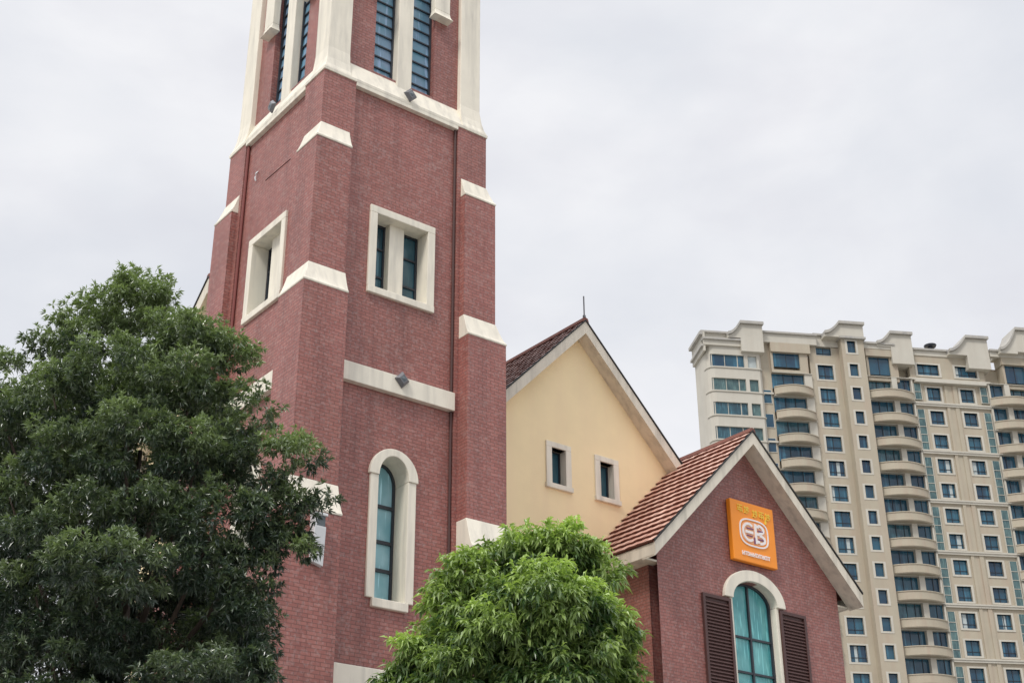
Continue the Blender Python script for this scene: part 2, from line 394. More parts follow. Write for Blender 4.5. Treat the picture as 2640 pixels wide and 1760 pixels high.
# portal surround at the foot of the front face
mb=MB(); mb.box(wb+.004,W-wb-.004,-.03,r+.05,8.02,8.46); mb.box(wb+.1,W-wb-.1,.03,r+.05,4.4,8.02)
mb.build('portal_head',WHITE,tower,bevel=.02)
mb=MB(); mb.tube([(W-wb-.05,r-.045,0),(W-wb-.05,r-.045,Zc-.14)],.032,8); mb.build('downpipe',SHUT,tower)
mb=MB(left); mb.tube([(W-wb-.06,r-.05,0),(W-wb-.06,r-.05,Zc-.14)],.04,8); mb.build('downpipe',simple('red_pipe',(.20,.05,.042),.6),tower)
# thin black conduit
mb=MB(); mb.tube([(.092,2.97,21.43),(.092,2.3,21.42),(.092,1.66,21.40)],.008,6); mb.build('conduit',SHUT,tower)

def diamond_lamp(fm,x,z,y,label):
    base=fm(x,y,z); o=tag(empty('wall_lamp',tower.matrix_basis@Vector(base) if 0 else (0,0,0)),label,'wall lamp',group='diamond wall lamps on the tower')
    return o
def local_world(p):
    c,s=math.cos(TR),math.sin(TR); return (TX+p[0]*c-p[1]*s, TY+p[0]*s+p[1]*c, p[2])
def make_lamp():
    o=empty('wall_lamp',(0,0,0))
    hs=MB(); w_=.20; h_=.215
    ring=lambda k,y:[(-w_*k,y,.0),(0,y,-h_*k),(w_*k,y,0),(0,y,h_*k)]
    pts=ring(1,0)+ring(1,-.035)+ring(.6,-.10)+ring(.42,-.10)
    fs=[(0,3,2,1)]
    for i in range(3):
        for j in range(4): fs.append((4*i+j,4*i+(j+1)%4,4*i+4+(j+1)%4,4*i+4+j))
    hs.add(pts,fs); hs.build('lamp_housing',LAMPM,o,bevel=.006)
    gl=MB(); gl.add(ring(.42,-.098)+[(0,-.12,0)],[(0,1,4),(1,2,4),(2,3,4),(3,0,4)]); gl.build('lamp_glass',LAMPG,o)
    return o
l0=make_lamp()
for i,(fm,x,y,z,rz,lab) in enumerate(((front,2.56,-.052,15.28,0,'grey diamond wall lamp on the cream band between the double window and the arched window'),
    (front,2.53,-.04,23.46,0,'grey diamond wall lamp on the cornice under the right-hand belfry window'),
    (left,2.62,-.04,23.50,-90,'grey diamond wall lamp on the cornice of the tower side facing left'))):
    o=l0 if i==0 else copy_tree(l0)
    o.location=local_world(fm(x,y,z)); o.rotation_euler=(0,0,TR+R(rz)); tag(o,lab,'wall lamp','diamond wall lamps on the tower')
# white wall light low on the corner buttress
o=tag(empty('buttress_light',local_world((.20,-P3,10.2)),TR),'narrow white wall light with a grey glass top on the lowest tower buttress','wall lamp')
mb=MB(); mb.add([(-.13,-.12,.05),(.15,-.12,-.02),(.15,0,-.02),(-.13,0,.05),(-.15,-.22,.80),(.12,-.22,.80),(.12,0,.80),(-.15,0,.80)],[(0,3,2,1),(4,5,6,7),(0,1,5,4),(1,2,6,5),(2,3,7,6),(3,0,4,7)])
mb.box(-.17,.14,-.24,0,1.03,1.09); mb.box(-.16,-.10,-.22,-.005,.80,1.03)
mb.build('lamp_body',WHITEP,o,bevel=.012)
mb=MB(); mb.box(-.098,.10,-.20,-.01,.801,1.028); mb.build('lamp_glass',LAMPG,o)
# white hook
mb=MB(); mb.tube([(0,0,.20),(0,-.05,.12),(0,-.06,0),(0,-.05,-.06),(0,-.03,-.1)],.022,6)
o=mb.build('hook',WHITEP,loc=local_world((.085,3.45,21.75))); o.rotation_euler=(0,0,TR-R(90))
tag(o,'small white hook fixed to the left brick side below the cornice','hook')

# ================================================================== roofs
def tiled_slope(mb, p_low, p_high, d0, d1, n, step, axis, tile=.34, thick=.0):
    """courses of tiles between two parallel lines.  p_low/p_high=(across,z); run from d0 to d1 along the ridge"""
    lx,lz=p_low; hx,hz=p_high; L=math.hypot(hx-lx,hz-lz); ux,uz=(hx-lx)/L,(hz-lz)/L
    nx,nz=(-uz,ux) if ux>0 else (uz,-ux)
    if nz<0: nx,nz=-nx,-nz
    nd=max(1,int(abs(d1-d0)/tile))
    def P(u,h,d):
        x=lx+ux*u+nx*h; z=lz+uz*u+nz*h
        return (x,d,z) if axis=='y' else (d,x,z)
    for i in range(n):
        u0,u1=L*i/n-.03,L*(i+1)/n
        off=random.random()*tile
        for k in range(nd+1):
            a=d0+max(0,(k*tile-off)); b=d0+min(abs(d1-d0),((k+1)*tile-off))
            if b-a<.02: continue
            j=random.uniform(-.010,.010); j2=random.uniform(-.012,.012)
            t=random.random()
            m=(a+b)/2; c=.012
            top=[P(u0+j,step+j2*.6,a+.004),P(u0+j,step+j2*.6+c,m),P(u0+j,step+j2*.6,b-.004),P(u1,.006,b-.004),P(u1,.006+c,m),P(u1,.006,a+.004)]
            mb.add(top,[(0,1,4,5),(1,2,3,4)],0,t)
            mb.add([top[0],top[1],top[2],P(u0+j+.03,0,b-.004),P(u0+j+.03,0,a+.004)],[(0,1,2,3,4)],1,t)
    # underlay
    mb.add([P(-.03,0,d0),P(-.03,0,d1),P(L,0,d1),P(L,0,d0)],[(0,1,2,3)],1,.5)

def gable_roof(name,parent,cx,half,zr,pitch,y0,y1,n,mats,fm=None,step=.05,fascia=.43,soffit_to=None,eave=True,black=True,ridge_mat=None,tile=.34):
    """ridge along y (local, mapped by fm); verge at y0"""
    t=math.tan(pitch); ze=zr-half*t
    mb=MB(fm)
    tiled_slope(mb,(cx-half,ze),(cx,zr),y0+.01,y1,n,step,'y',tile); tiled_slope(mb,(cx+half,ze),(cx,zr),y0+.01,y1,n,step,'y',tile)
    ro=mb.build(name,mats,parent,tone=True,recalc=False)
    f=MB(fm)
    ff=.05
    # raking fascia boards (front verge)
    for s in (-1,1):
        poly=[(cx,zr-.02),(cx+s*half,ze-.02),(cx+s*half,ze-.02-fascia),(cx,zr-.02-fascia)]
        f.prism(poly,y0,y0+.07)
    f.build('fascia',FASCIA,ro)
    sf=MB(fm)
    for s in (-1,1):
        a=fascia-.03
        poly=[(cx,zr-a),(cx+s*(half-.01),ze-a),(cx+s*(half-.01),ze-a-.05),(cx,zr-a-.05)]
        sf.prism([(x,z) for x,z in poly],y0+.072,soffit_to)
    sf.build('soffit',FASCIA,ro)
    if eave:
        e=MB(fm)
        for s in (-1,1):
            x=cx+s*half
            e.prism([(x,ze-.03),(x-s*.06,ze-.03),(x-s*.06,ze-.36),(x,ze-.36)],y0+.073,y1)
            e.prism([(x-s*.061,ze-.30),(x-s*.72,ze-.30),(x-s*.72,ze-.35),(x-s*.061,ze-.35)],soffit_to+.01,y1)
        e.build('eave_board',FASCIA,ro)
    rg=MB(fm); pts=[]
    rg.prism([(cx-.13,zr+.02-.06),(cx-.09,zr+.085),(cx,zr+.12),(cx+.09,zr+.085),(cx+.13,zr+.02-.06)],y0-.01,y1)
    rg.build('ridge_cap',ridge_mat or mats[1],ro)
    if black:
        bk=MB(fm)
        for s in (-1,1):
            poly=[(cx,zr+.045),(cx+s*(half+.02),ze+.045),(cx+s*(half+.02),ze-.012),(cx,zr-.012)]
            bk.prism(poly,y0-.03,y0+.008)
        bk.build('verge_edging',BLACK,ro)
    return ro

def gable_wall(mb,cx,half,zr,pitch,y0,y1,holes,drop):
    """gable end wall: rectangle below the eaves (with holes) + triangle, then two side walls"""
    t=math.tan(pitch); ze=zr-drop-half*t
    mb.holes(cx-half,cx+half,0,ze,holes,y0,y0+.35)
    mb.prism([(cx-half,ze),(cx+half,ze),(cx,ze+half*t)],y0,y0+.35)
    mb.box(cx-half,cx-half+.3,y0+.35,y1,0,ze); mb.box(cx+half-.3,cx+half,y0+.35,y1,0,ze)
    return ze

# ---------------- yellow gabled hall behind the tower
hall=tag(empty('gabled_hall',(TX,TY,0),TR),'tall yellow rendered gable building with two small square windows behind the brick tower','church hall')
YB=3.85; YC=11.40; YR=21.02; YP=R(45.5)
mb=MB(); ze=YR-.33-4.2*math.tan(YP)
# wall with windows: the small windows lie inside the triangle, so build the gable from a column grid
WN=[(10.62,.35),(12.50,.35)]; wz0,wz1=15.55,16.62
def gable_with_windows(mb,cx,half,ztop,pitch,y0,y1,wins):
    t=math.tan(pitch); f=lambda x: ztop-abs(x-cx)*t
    xs=sorted({cx-half,cx,cx+half,*[v for w_ in wins for v in w_[:2]]})
    for a,b in zip(xs[:-1],xs[1:]):
        m=(a+b)/2; zs=[0]; w_=[q for q in wins if q[0]<m<q[1]]
        segs=[(0,None)] if not w_ else [(0,w_[0][2]),(w_[0][3],None)]
        for lo,hi in segs:
            za,zb_=(f(a),f(b)) if hi is None else (hi,hi)
            for y in (y0,y1): mb.add([(a,y,lo),(b,y,lo),(b,y,zb_),(a,y,za)],[(0,1,2,3)])
    for a,b,c_,d_ in wins:
        mb.add([(a,y0,c_),(b,y0,c_),(b,y0,d_),(a,y0,d_),(a,y1,c_),(b,y1,c_),(b,y1,d_),(a,y1,d_)],[(0,4,5,1),(1,5,6,2),(2,6,7,3),(3,7,4,0)])
wins=[(c_-.27,c_+.27,15.62,16.74) for c_ in (10.56,12.42)]
gable_with_windows(mb,YC,4.2,YR-.35,YP,YB,YB+.35,wins)
ze=YR-.35-4.2*math.tan(YP)
mb.box(YC-4.2,YC-3.9,YB+.35,16,0,ze); mb.box(YC+3.9,YC+4.2,YB+.35,16,0,ze)
mb.prism([(YC-4.2,0),(YC+4.2,0),(YC+4.2,ze),(YC,YR-.35),(YC-4.2,ze)],16,16.3)
mb.build('wall',YELLOW,hall,recalc=False)
for (a,b,c_,d_) in wins:
    t_=MB(); w_=.20
    t_.box(a-w_,a+.01,YB-.05,YB+.22,c_,d_); t_.box(b-.01,b+w_,YB-.05,YB+.22,c_,d_); t_.box(a-w_,b+w_,YB-.05,YB+.22,d_,d_+.17)
    t_.box(a-w_-.03,b+w_+.03,YB-.09,YB+.22,c_-.15,c_)
    wd=t_.build('window',WHITE,hall,bevel=.012)
    p_=MB(); p_.box(a,b,YB+.27,YB+.29,c_,d_); p_.build('pane',GLASS,wd)
    p_=MB(); p_.box(a+.01,a+.05,YB+.22,YB+.268,c_,d_); p_.box(b-.05,b-.01,YB+.22,YB+.268,c_,d_); p_.box(a+.05,b-.05,YB+.22,YB+.268,c_,c_+.04); p_.box(a+.05,b-.05,YB+.22,YB+.268,d_-.05,d_)
    p_.build('window_frame',DARK,wd)
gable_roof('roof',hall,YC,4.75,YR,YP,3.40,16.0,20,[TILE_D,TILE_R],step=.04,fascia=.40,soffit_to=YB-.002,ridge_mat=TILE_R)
# cross wing whose gable faces left, behind the tower
mb=MB(left); XC=6.35; XR=20.12; XP=R(41)
gable_with_windows(mb,XC,3.9,XR-.33,XP,.75,1.1,[]); zz=XR-.33-3.9*math.tan(XP)
mb.box(XC+3.6,XC+3.9,1.1,7,0,zz)
mb.build('wing_wall',YELLOW,hall,recalc=False)
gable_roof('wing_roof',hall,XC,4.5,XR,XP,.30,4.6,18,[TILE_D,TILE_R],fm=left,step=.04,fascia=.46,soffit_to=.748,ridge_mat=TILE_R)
# lightning rod
o=tag(empty('lightning_rod',local_world((YC-.03,3.42,YR+.1)),TR),'thin grey lightning rod on the peak of the yellow gable','lightning rod')
mb=MB(); mb.tube([(0,0,0),(0,0,.75)],.022,8); mb.tube([(0,0,-.0),(0,0,.08)],.05,8); mb.build('rod',LAMPM,o)

# ---------------- small brick gabled house
house=tag(empty('gabled_house',(TX,TY,0),TR),'small red brick gabled house with terracotta tiled roof, arched window and shutters','house')
HC=15.50; HR=17.50; HP=R(44.8); HB=1.25; hw=3.70; hr=4.25
HA=(HC-.90,HC+.90,8.2,12.40+.58)
mb=MB(); f_t=math.tan(HP)
gable_with_windows(mb,HC,hw,HR-.32,HP,HB,HB+.35,[HA])
zeh=HR-.32-hw*f_t
mb.box(HC-hw,HC-hw+.3,HB+.35,12,0,zeh); mb.box(HC+hw-.3,HC+hw,HB+.35,12,0,zeh)
mb.prism([(HC-hw,0),(HC+hw,0),(HC+hw,zeh),(HC,HR-.32),(HC-hw,zeh)],12,12.3)
mb.build('wall',BRICK_H,house,recalc=False)
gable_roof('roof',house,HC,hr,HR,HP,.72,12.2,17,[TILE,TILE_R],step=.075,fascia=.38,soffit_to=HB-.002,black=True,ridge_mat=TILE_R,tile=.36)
t_=MB(); sp=12.40
t_.strip(arc(HC,sp,1.24,.92,26),arc(HC,sp,.90,.60,26),HB-.11,HB+.28)
t_.box(HC-1.0,HC-.88,HB-.03,HB+.28,8.2,sp); t_.box(HC+.88,HC+1.0,HB-.03,HB+.28,8.2,sp)
wd=t_.build('arched_window',WHITE,house,bevel=.015)
p_=MB(); p_.prism([(HC-.89,8.2),(HC+.89,8.2)]+arc(HC,sp,.89,.59,26),HB+.26,HB+.28); p_.build('pane',GLASS_T,wd)
p_=MB()
p_.strip([(HC+.885,8.2)]+arc(HC,sp,.885,.585,26)+[(HC-.885,8.2)],[(HC+.82,8.2)]+arc(HC,sp,.82,.53,26)+[(HC-.82,8.2)],HB+.18,HB+.258)
p_.box(HC-.03,HC+.03,HB+.19,HB+.257,8.2,12.94)
for zz in (11.42,10.44,9.46): p_.box(HC-.82,HC-.03,HB+.20,HB+.256,zz-.03,zz+.03); p_.box(HC+.03,HC+.82,HB+.20,HB+.256,zz-.03,zz+.03)
p_.build('window_frame',DARK,wd)
for xa,xb in ((HC-2.10,HC-1.0),(HC+1.0,HC+2.10)):
    s_=MB(); y0,y1=HB-.085,HB-.01
    s_.box(xa,xa+.09,y0,y1,8.1,12.35); s_.box(xb-.09,xb,y0,y1,8.1,12.35); s_.box(xa+.09,xb-.09,y0,y1,12.26,12.35); s_.box(xa+.09,xb-.09,y0,y1,8.1,8.2); s_.box(xa+.09,xb-.09,y1-.012,y1,8.2,12.26)
    z=8.22
    while z<12.2:
        s_.add([(xa+.09,y0+.012,z),(xb-.09,y0+.012,z),(xb-.09,y1-.016,z+.075),(xa+.09,y1-.016,z+.075),(xa+.09,y0+.024,z-.01),(xb-.09,y0+.024,z-.01),(xb-.09,y1-.012,z+.06),(xa+.09,y1-.012,z+.06)],[(0,1,2,3),(7,6,5,4),(0,4,5,1)])
        z+=.095
    s_.build('shutter',SHUT,house)

# ---------------- orange sign
sx0,sx1,sz0,sz1=14.66,16.47,13.52,15.34
sgn=tag(empty('sign',local_world(((sx0+sx1)/2,HB,(sz0+sz1)/2)),TR),'square orange sign box with white emblem on the brick gable above the arched window','sign')
hx,hz=(sx1-sx0)/2,(sz1-sz0)/2; yf=-.18
mb=MB(); mb.box(-hx,hx,yf,-.02,-hz,hz); mb.build('sign_box',ORANGE,sgn,bevel=.02)
em=MB(); y0=yf-.022; y1=yf-.001
def cap_ring(cx,cz,a,b,n=40,pw=3.2): return [(cx+a*math.copysign(abs(math.cos(t))**(2/pw),math.cos(t)),cz+b*math.copysign(abs(math.sin(t))**(2/pw),math.sin(t))) for t in [2*math.pi*i/n for i in range(n+1)]]
em.strip(cap_ring(.0,.0,.60,.42),cap_ring(.0,.0,.555,.375),y0,y1)
# C
em.strip(arc(-.22,0,.27,.29,16,50,310),arc(-.22,0,.20,.215,16,50,310),y0-.003,y1)
# B-like letter with bars
em.box(.03,.11,y0-.003,y1,-.30,.30)
em.strip(arc(.20,.15,.24,.16,12,90,-90),arc(.20,.15,.14,.08,12,90,-90),y0-.003,y1); em.strip(arc(.22,-.15,.26,.16,12,90,-90),arc(.22,-.15,.16,.08,12,90,-90),y0-.003,y1)
for z_ in (.23,0,-.23): em.box(.112,.21,y0-.0035,y1,z_-.04,z_+.04)
em.box(-.36,-.04,y0-.002,y1,-.035,.045)
em.build('emblem',SIGNW,sgn)
e2=MB()
for (a,b,c_,d_) in ((.16,.36,.09,.13),(.16,.38,-.17,-.13),(-.30,-.02,.10,.135),(-.02,.02,-.32,-.12),(-.32,-.08,-.12,-.09)): e2.box(a,b,y0-.006,y1,c_,d_)
e2.build('emblem_purple_lines',SIGNPU,sgn)  # purple detail lines of the emblem
e3=MB(); e3.prism(cap_ring(.0,.0,.50,.33)[:-1],y0+.016,y1); e3.build('emblem_field',SIGNP,sgn)
# faded yellow characters above
ty=MB()
def glyph(cx,cz,s,strokes):
    for a,b,c_,d_ in strokes: ty.box(cx+a*s,cx+b*s,y0,y1,cz+c_*s,cz+d_*s)
G1=((-.5,.5,.38,.48),(-.05,.05,-.5,.5),(-.4,.4,.02,.12),(-.5,.5,-.3,-.2),(-.42,-.32,-.2,.3),(.3,.4,-.5,.1))
G2=((-.5,.5,.2,.3),(-.35,-.25,-.5,.5),(.2,.3,-.4,.5),(-.1,.5,-.12,-.02),(-.5,.1,-.5,-.4),(-.02,.08,-.2,.4))
for i,(gx,gg) in enumerate(((-.52,G1),(-.25,G2),(.10,G2),(.37,G1),(.64,G2))): glyph(gx,.67+(-.05 if i>1 else 0),.22,gg)
ty.box(.50,.56,y0,y1,.38,.50)
ty.build('lettering',SIGNY,sgn)
tw=MB(); x=-.56
while x<.60:
    w_=random.uniform(.028,.06); k=random.random()
    tw.box(x,x+w_*.35,y0,y1,-.72,-.60); tw.box(x+w_*.35,x+w_,y0,y1,-.63 if k>.4 else -.68,-.60 if k>.4 else -.65)
    if k<.6: tw.box(x+w_*.35,x+w_,y0,y1,-.72,-.70)
    x+=w_+.016
tw.build('small_lettering',SIGNW,sgn)

# ================================================================== APARTMENT TOWER
apt=tag(empty('apartment_building',(0,130,0),R(90-81)),'tall tan apartment tower block with curved balconies and blue windows beyond the small brick house','apartment building')
ST=2.77; NF=24
def fz(k): return 68.2-ST*k         # small-window centre of row k
MIR=96.6
def build_window(s0,s1,z0,z1,y,surround=.22,mat_=GLASS_D,split=1,proud=.05,parent=apt,trim=TAN2,depth=.30):
    t_=MB(); 
    for a,b,c_,d_ in ((s0-surround,s0,z0,z1),(s1,s1+surround,z0,z1),(s0-surround,s1+surround,z1,z1+surround*.7),(s0-surround,s1+surround,z0-surround*.8,z0)):
        t_.box(a,b,y-proud,y+depth,c_,d_)
    o=t_.build('window',trim,parent)
    p_=MB(); p_.box(s0,s1,y+depth-.06,y+depth-.03,z0,z1); p_.build('pane',mat_,o)
    f_=MB()
    n=split+1
    for i in range(1,n): 
        x=s0+(s1-s0)*i/n; f_.box(x-.03,x+.03,y+depth-.11,y+depth-.061,z0,z1)
    f_.box(s0,s1,y+depth-.11,y+depth-.061,z0+(z1-z0)*.30-.025,z0+(z1-z0)*.30+.025) if split>0 else None
    if f_.f: f_.build('window_frame',DARK,o)
    if random.random()<.35 and s1-s0>1:
        c_=MB(); a=random.uniform(s0,s1-.5); c_.box(a,a+random.uniform(.25,.5),y+depth-.064,y+depth-.058,z0+.05,z1-.05); c_.build('curtain',CURT,o)
    return o
# main body: a facade at y=0 with column openings
wl=MB(); ZT=67.9
holes=[]; wins_=[]          # (hole, window spec)
SH=1.0                      # shaft projection
ks=range(0,14)
for k in ks:
    z=fz(k)
    # C column
    zc=z-.30 if k else z-.55; hgt=.80 if k else .45
    wins_.append((33.42,35.15,zc-hgt+ -.24,zc+hgt-.16,0,'C',k))
for k in ks:
    zc=68.2-ST*k-2.2-.02
    if k==0:
        wins_.append((44.85,47.35,65.35,66.65,0,'F',k)); wins_.append((49.25,51.75,65.35,66.65,0,'F',k))
    else:
        zz=63.1-ST*(k-1)
        wins_.append((45.60,47.15,zz-.78,zz+.78,0,'F',k)); wins_.append((49.45,51.00,zz-.78,zz+.78,0,'F',k))
    # second window of the balcony bays
hl=[(a,b,c_,d_) for a,b,c_,d_,y,n_,k in wins_]
BAYS=((28.1,32.6),(38.55,43.95),(52.65,57.65))
# facade strips between bays
for a,b in ((22.2,28.1),(32.6,36.0),(43.95,52.65)):
    hs=[h for h in hl if a<h[0]<b]
    wl.holes(a,b,0,ZT,hs,0,.45)
# bay recess back walls and roof slabs
for a,b in BAYS:
    wl.box(a-.02,b+.02,1.1,1.4,0,ZT-1.0)
wl.box(22.3,60.6,1.45,3.4,0,ZT-.6); wl.box(24.2,60.6,3.4,12,0,ZT-.6)
# the projecting lift shafts
for a,b in ((36.0,38.55),(57.65,60.6)):
    wl.holes(a,b,0,69.0,[(36.65,37.6,fz(k)-1.20,fz(k)+.20) for k in ks] if a<40 else [],-SH,-SH+.4)
    wl.box(a,a+.3,-SH+.4,1.4,0,69.0); wl.box(b-.3,b,-SH+.4,1.4,0,69.0); wl.box(a+.301,b-.301,-SH+.4,1.4,68.6,69.0)
wl.build('wall',TAN,apt)
for a,b,c_,d_,y,n_,k in wins_:
    if n_=='C': build_window(a,b,c_,d_,0,.24 if k else .05,split=1,proud=.03)
    else: build_window(a,b,c_,d_,0,.24,split=1 if k else 2,proud=.06)
for k in ks: build_window(36.65,37.6,fz(k)-1.20,fz(k)+.20,-SH,.24,split=0,proud=.03)
# pale corner bay at the far left: wide ribbon windows wrapping a rounded corner
lb=MB()
def corner(p): return None
prof=[(20.75,3.4),(20.75,1.2),(20.8,.4),(20.95,-.2),(21.25,-.6),(21.6,-.72),(24.9,-.75),(26.6,-.70),(26.9,-.4),(26.95,.0),(26.95,2.0),(24,3.4)]
sidep=[(20.75,3.4),(20.75,1.2),(20.8,.4),(20.95,-.2),(21.25,-.6),(21.28,.3),(21.3,1.4),(21.3,3.4)]
post=[(24.95,-.75),(25.35,-.74),(25.35,.3),(24.95,.3)]; post2=[(26.35,-.71),(26.6,-.70),(26.9,-.4),(26.95,0),(26.95,.3),(26.35,.3)]
lb.prism(prof,0,26.0,'z')
for k in range(0,15):
    zt=65.95-ST*k; zb_=zt-1.45; nxt=zt-ST
    if nxt>26: lb.prism(prof,nxt,zb_,'z')
    elif zb_>26: lb.prism(prof,26,zb_,'z')
    if zb_>=26:
        for p in (sidep,post,post2): lb.prism(p,zb_,zt,'z')
    # moulded sill projecting under each ribbon
    sill=[(x+(x-23.8)*.02,y-.10) for x,y in prof[2:10]]+[(26.7,.2),(21.2,.2)]
    if zb_>26: lb.prism(sill,zb_-.14,zb_+.001,'z')
lb.prism(prof,65.95,67.6,'z')
lb.build('corner_bay',TAN2,apt,bevel=0)
for k in range(0,14):
    zt=65.95-ST*k; zb_=zt-1.45
    p_=MB(); p_.box(21.2,24.95,-.52,-.46,zb_,zt); 
    o=p_.build('bay_window',GLASS_C if k in (1,) else (GLASS if k else GLASS_D),apt)
    p_=MB(); p_.box(25.35,26.35,-.50,-.45,zb_,zt); p_.build('pane',GLASS_C if k else CURT,o)
    f_=MB(); f_.box(21.35,21.45,-.58,-.50,zb_,zt); f_.box(24.2,24.28,-.58,-.50,zb_,zt); f_.box(22.8,22.85,-.58,-.50,zb_,zt); f_.build('window_frame',TAN2,o)
# narrow kitchen windows right of the corner bay
for k in range(2,13):
    z=fz(k)-1.05; o=build_window(27.02,27.85,z-.75,z+.75,-.05,.08,split=0,proud=.02,depth=.04,mat_=GLASS_D)
# balconies
def curve_balc(s0,s1,bulge,zt,h,kind=0):
    n=14; o=[]; i_=[]
    for j in range(n+1):
        t=j/n; x=s0+(s1-s0)*t; y=-.12-bulge*1.2*max(0,math.sin(math.pi*(.03+.94*t)))**.75
        o.append((x,y)); 
        i_.append((s0+.14+(s1-s0-.28)*t, y+.14))
    mb=MB(); poly=o+i_[::-1]
    mb.prism(poly,zt-h,zt,'z')
    # thin nosing rim and floor slab
    rim=[(x+(x-(s0+s1)/2)*.012,y-.06) for x,y in o]+i_[::-1]
    mb.prism(rim,zt+.001,zt+.09,'z'); mb.prism(rim,zt-h-.08,zt-h-.001,'z')
    slab=[(s0,1.1)]+o+[(s1,1.1)]
    mb.prism(slab,zt-h-.16,zt-h-.081,'z')
    return mb
def bay(s0,s1,mirror,k_rng,first_top,wside,kind):
    for k in k_rng:
        zt=first_top-ST*k-.47
        mb=curve_balc(s0,s1,.95,zt,.74)
        b=mb.build('balcony',TAN,apt)
        # glazing behind / above the parapet
        f=(lambda x,y,z:(MIR-x if mirror else x,y,z))
        p_=MB(f); 
        if kind=='E':
            p_.box(38.7,41.5,.10,.15,zt+.11,zt+1.80); p_.build('balcony_glazing',GLASS_D if k%3 else GLASS,b)
            p2=MB(f); p2.box(42.10,43.75,.10,.15,zt+.11,zt+1.80); p2.build('balcony_glazing',GLASS_D,b)
            q_=MB(f); q_.box(41.5,42.10,-.42,.6,zt+.10,zt+1.86); q_.box(43.75,43.94,-.3,1.1,zt-1.2,zt+1.86)
            q_.box(38.6,43.95,-.45,1.1,zt+1.801,zt+1.86); q_.build('balcony_post',TAN2,b)
            d_=MB(f)
            for x in (39.9,40.8,43.1): d_.box(x,x+.05,.02,.099,zt+.11,zt+1.80)
            d_.build('window_frame',DARK,b)
        else:
            p_.box(28.13,31.7,.10,.15,zt+.11,zt+1.80); p_.build('balcony_glazing',GLASS_D if k%3 else GLASS,b)
            q_=MB(f); q_.box(31.7,32.55,-.25,1.1,zt-1.0,zt+1.80); q_.box(28.1,32.6,-.40,1.1,zt+1.801,zt+1.86); q_.build('balcony_post',TAN2,b)
            d_=MB(f)
            for x in (29.4,30.5): d_.box(x,x+.05,.02,.099,zt+.11,zt+1.80)
            d_.box(28.45,31.65,-.42,-.38,zt+.40,zt+.44); d_.build('railing',DARK,b)
bay(28.15,32.55,False,range(1,12),65.85,0,'B')
bay(38.62,43.9,False,range(0,13),63.30,0,'E')
bay(MIR-43.9,MIR-38.62,True,range(0,13),63.30,0,'E')
# top-storey windows of the bays
for (a,b) in ((28.35,31.35),(39.2,41.6),(MIR-41.6,MIR-39.2)):
    z0,z1=(65.2,66.8) if a<30 else (65.0,67.05)
    mb=MB(); mb.box(a-.25,a,-.30,1.1,z0-.4,z1); mb.box(b,b+.9,-.30,1.1,z0-.4,z1); mb.box(a-.25,b+.9,-.30,1.1,z0-.8,z0-.401)
    mb.box(a-.35 if a>30 else 28.1,b+(1.2 if a<50 and a>30 else 1.2),-.55,1.1,z1,z1+1.1)
    o=mb.build('attic_window',TAN,apt); p_=MB(); p_.box(a,b,-.1,-.05,z0,z1); p_.build('pane',GLASS_D,o)
    d_=MB(); d_.box((a+b)/2-.03,(a+b)/2+.03,-.15,-.101,z0,z1); d_.build('window_frame',DARK,o)
# stair glazing strips beside the bays, interrupted at the bands
for s0,s1 in ((44.10,44.85),(MIR-44.85,MIR-44.10)):
    for k in range(0,7):
        zt=64.3-2*ST*(k-.5)-.35 if k else 64.2; zb_=zt-2*ST+.75 if k else 62.3
        mb=MB(); mb.box(s0,s1,-.14,-.004,zb_,zt); o=mb.build('stair_window',GLASS_C,apt)
        d_=MB()
        for x in (s0-.06,s1): d_.box(x,x+.06,-.2,-.003,zb_,zt)
        z=zb_
        while z<zt-.2: d_.box(s0-.001,s1+.001,-.19,-.141,z,z+.05); z+=.92
        d_.build('window_frame',TAN2,o)
# belt courses every second storey
for k in range(0,8):
    z=61.85-2*ST*k
    bc=MB(); bc.box(43.9,52.7,-.30,-.002,z,z+.16); bc.box(43.9,52.7,-.22,-.002,z-.22,z-.001); bc.build('belt_course',TAN2,apt)
    bc=MB(); bc.box(26.97,28.1,-.25,-.002,z,z+.2); bc.build('belt_course',TAN2,apt)
bc=MB(); bc.box(43.6,53.0,-.35,-.002,64.62,64.85); bc.box(44.2,52.4,-.55,-.002,64.30,64.619); bc.build('belt_course',TAN2,apt)
pl=MB()
for a,b in ((47.95,48.65),): pl.box(a-.35,a,-.14,-.003,20,64.2); pl.box(b-.1,b+.35,-.14,-.003,20,64.2); pl.box(a,b-.1,-.05,-.003,20,64.2)
pl.build('pilaster',TAN,apt)
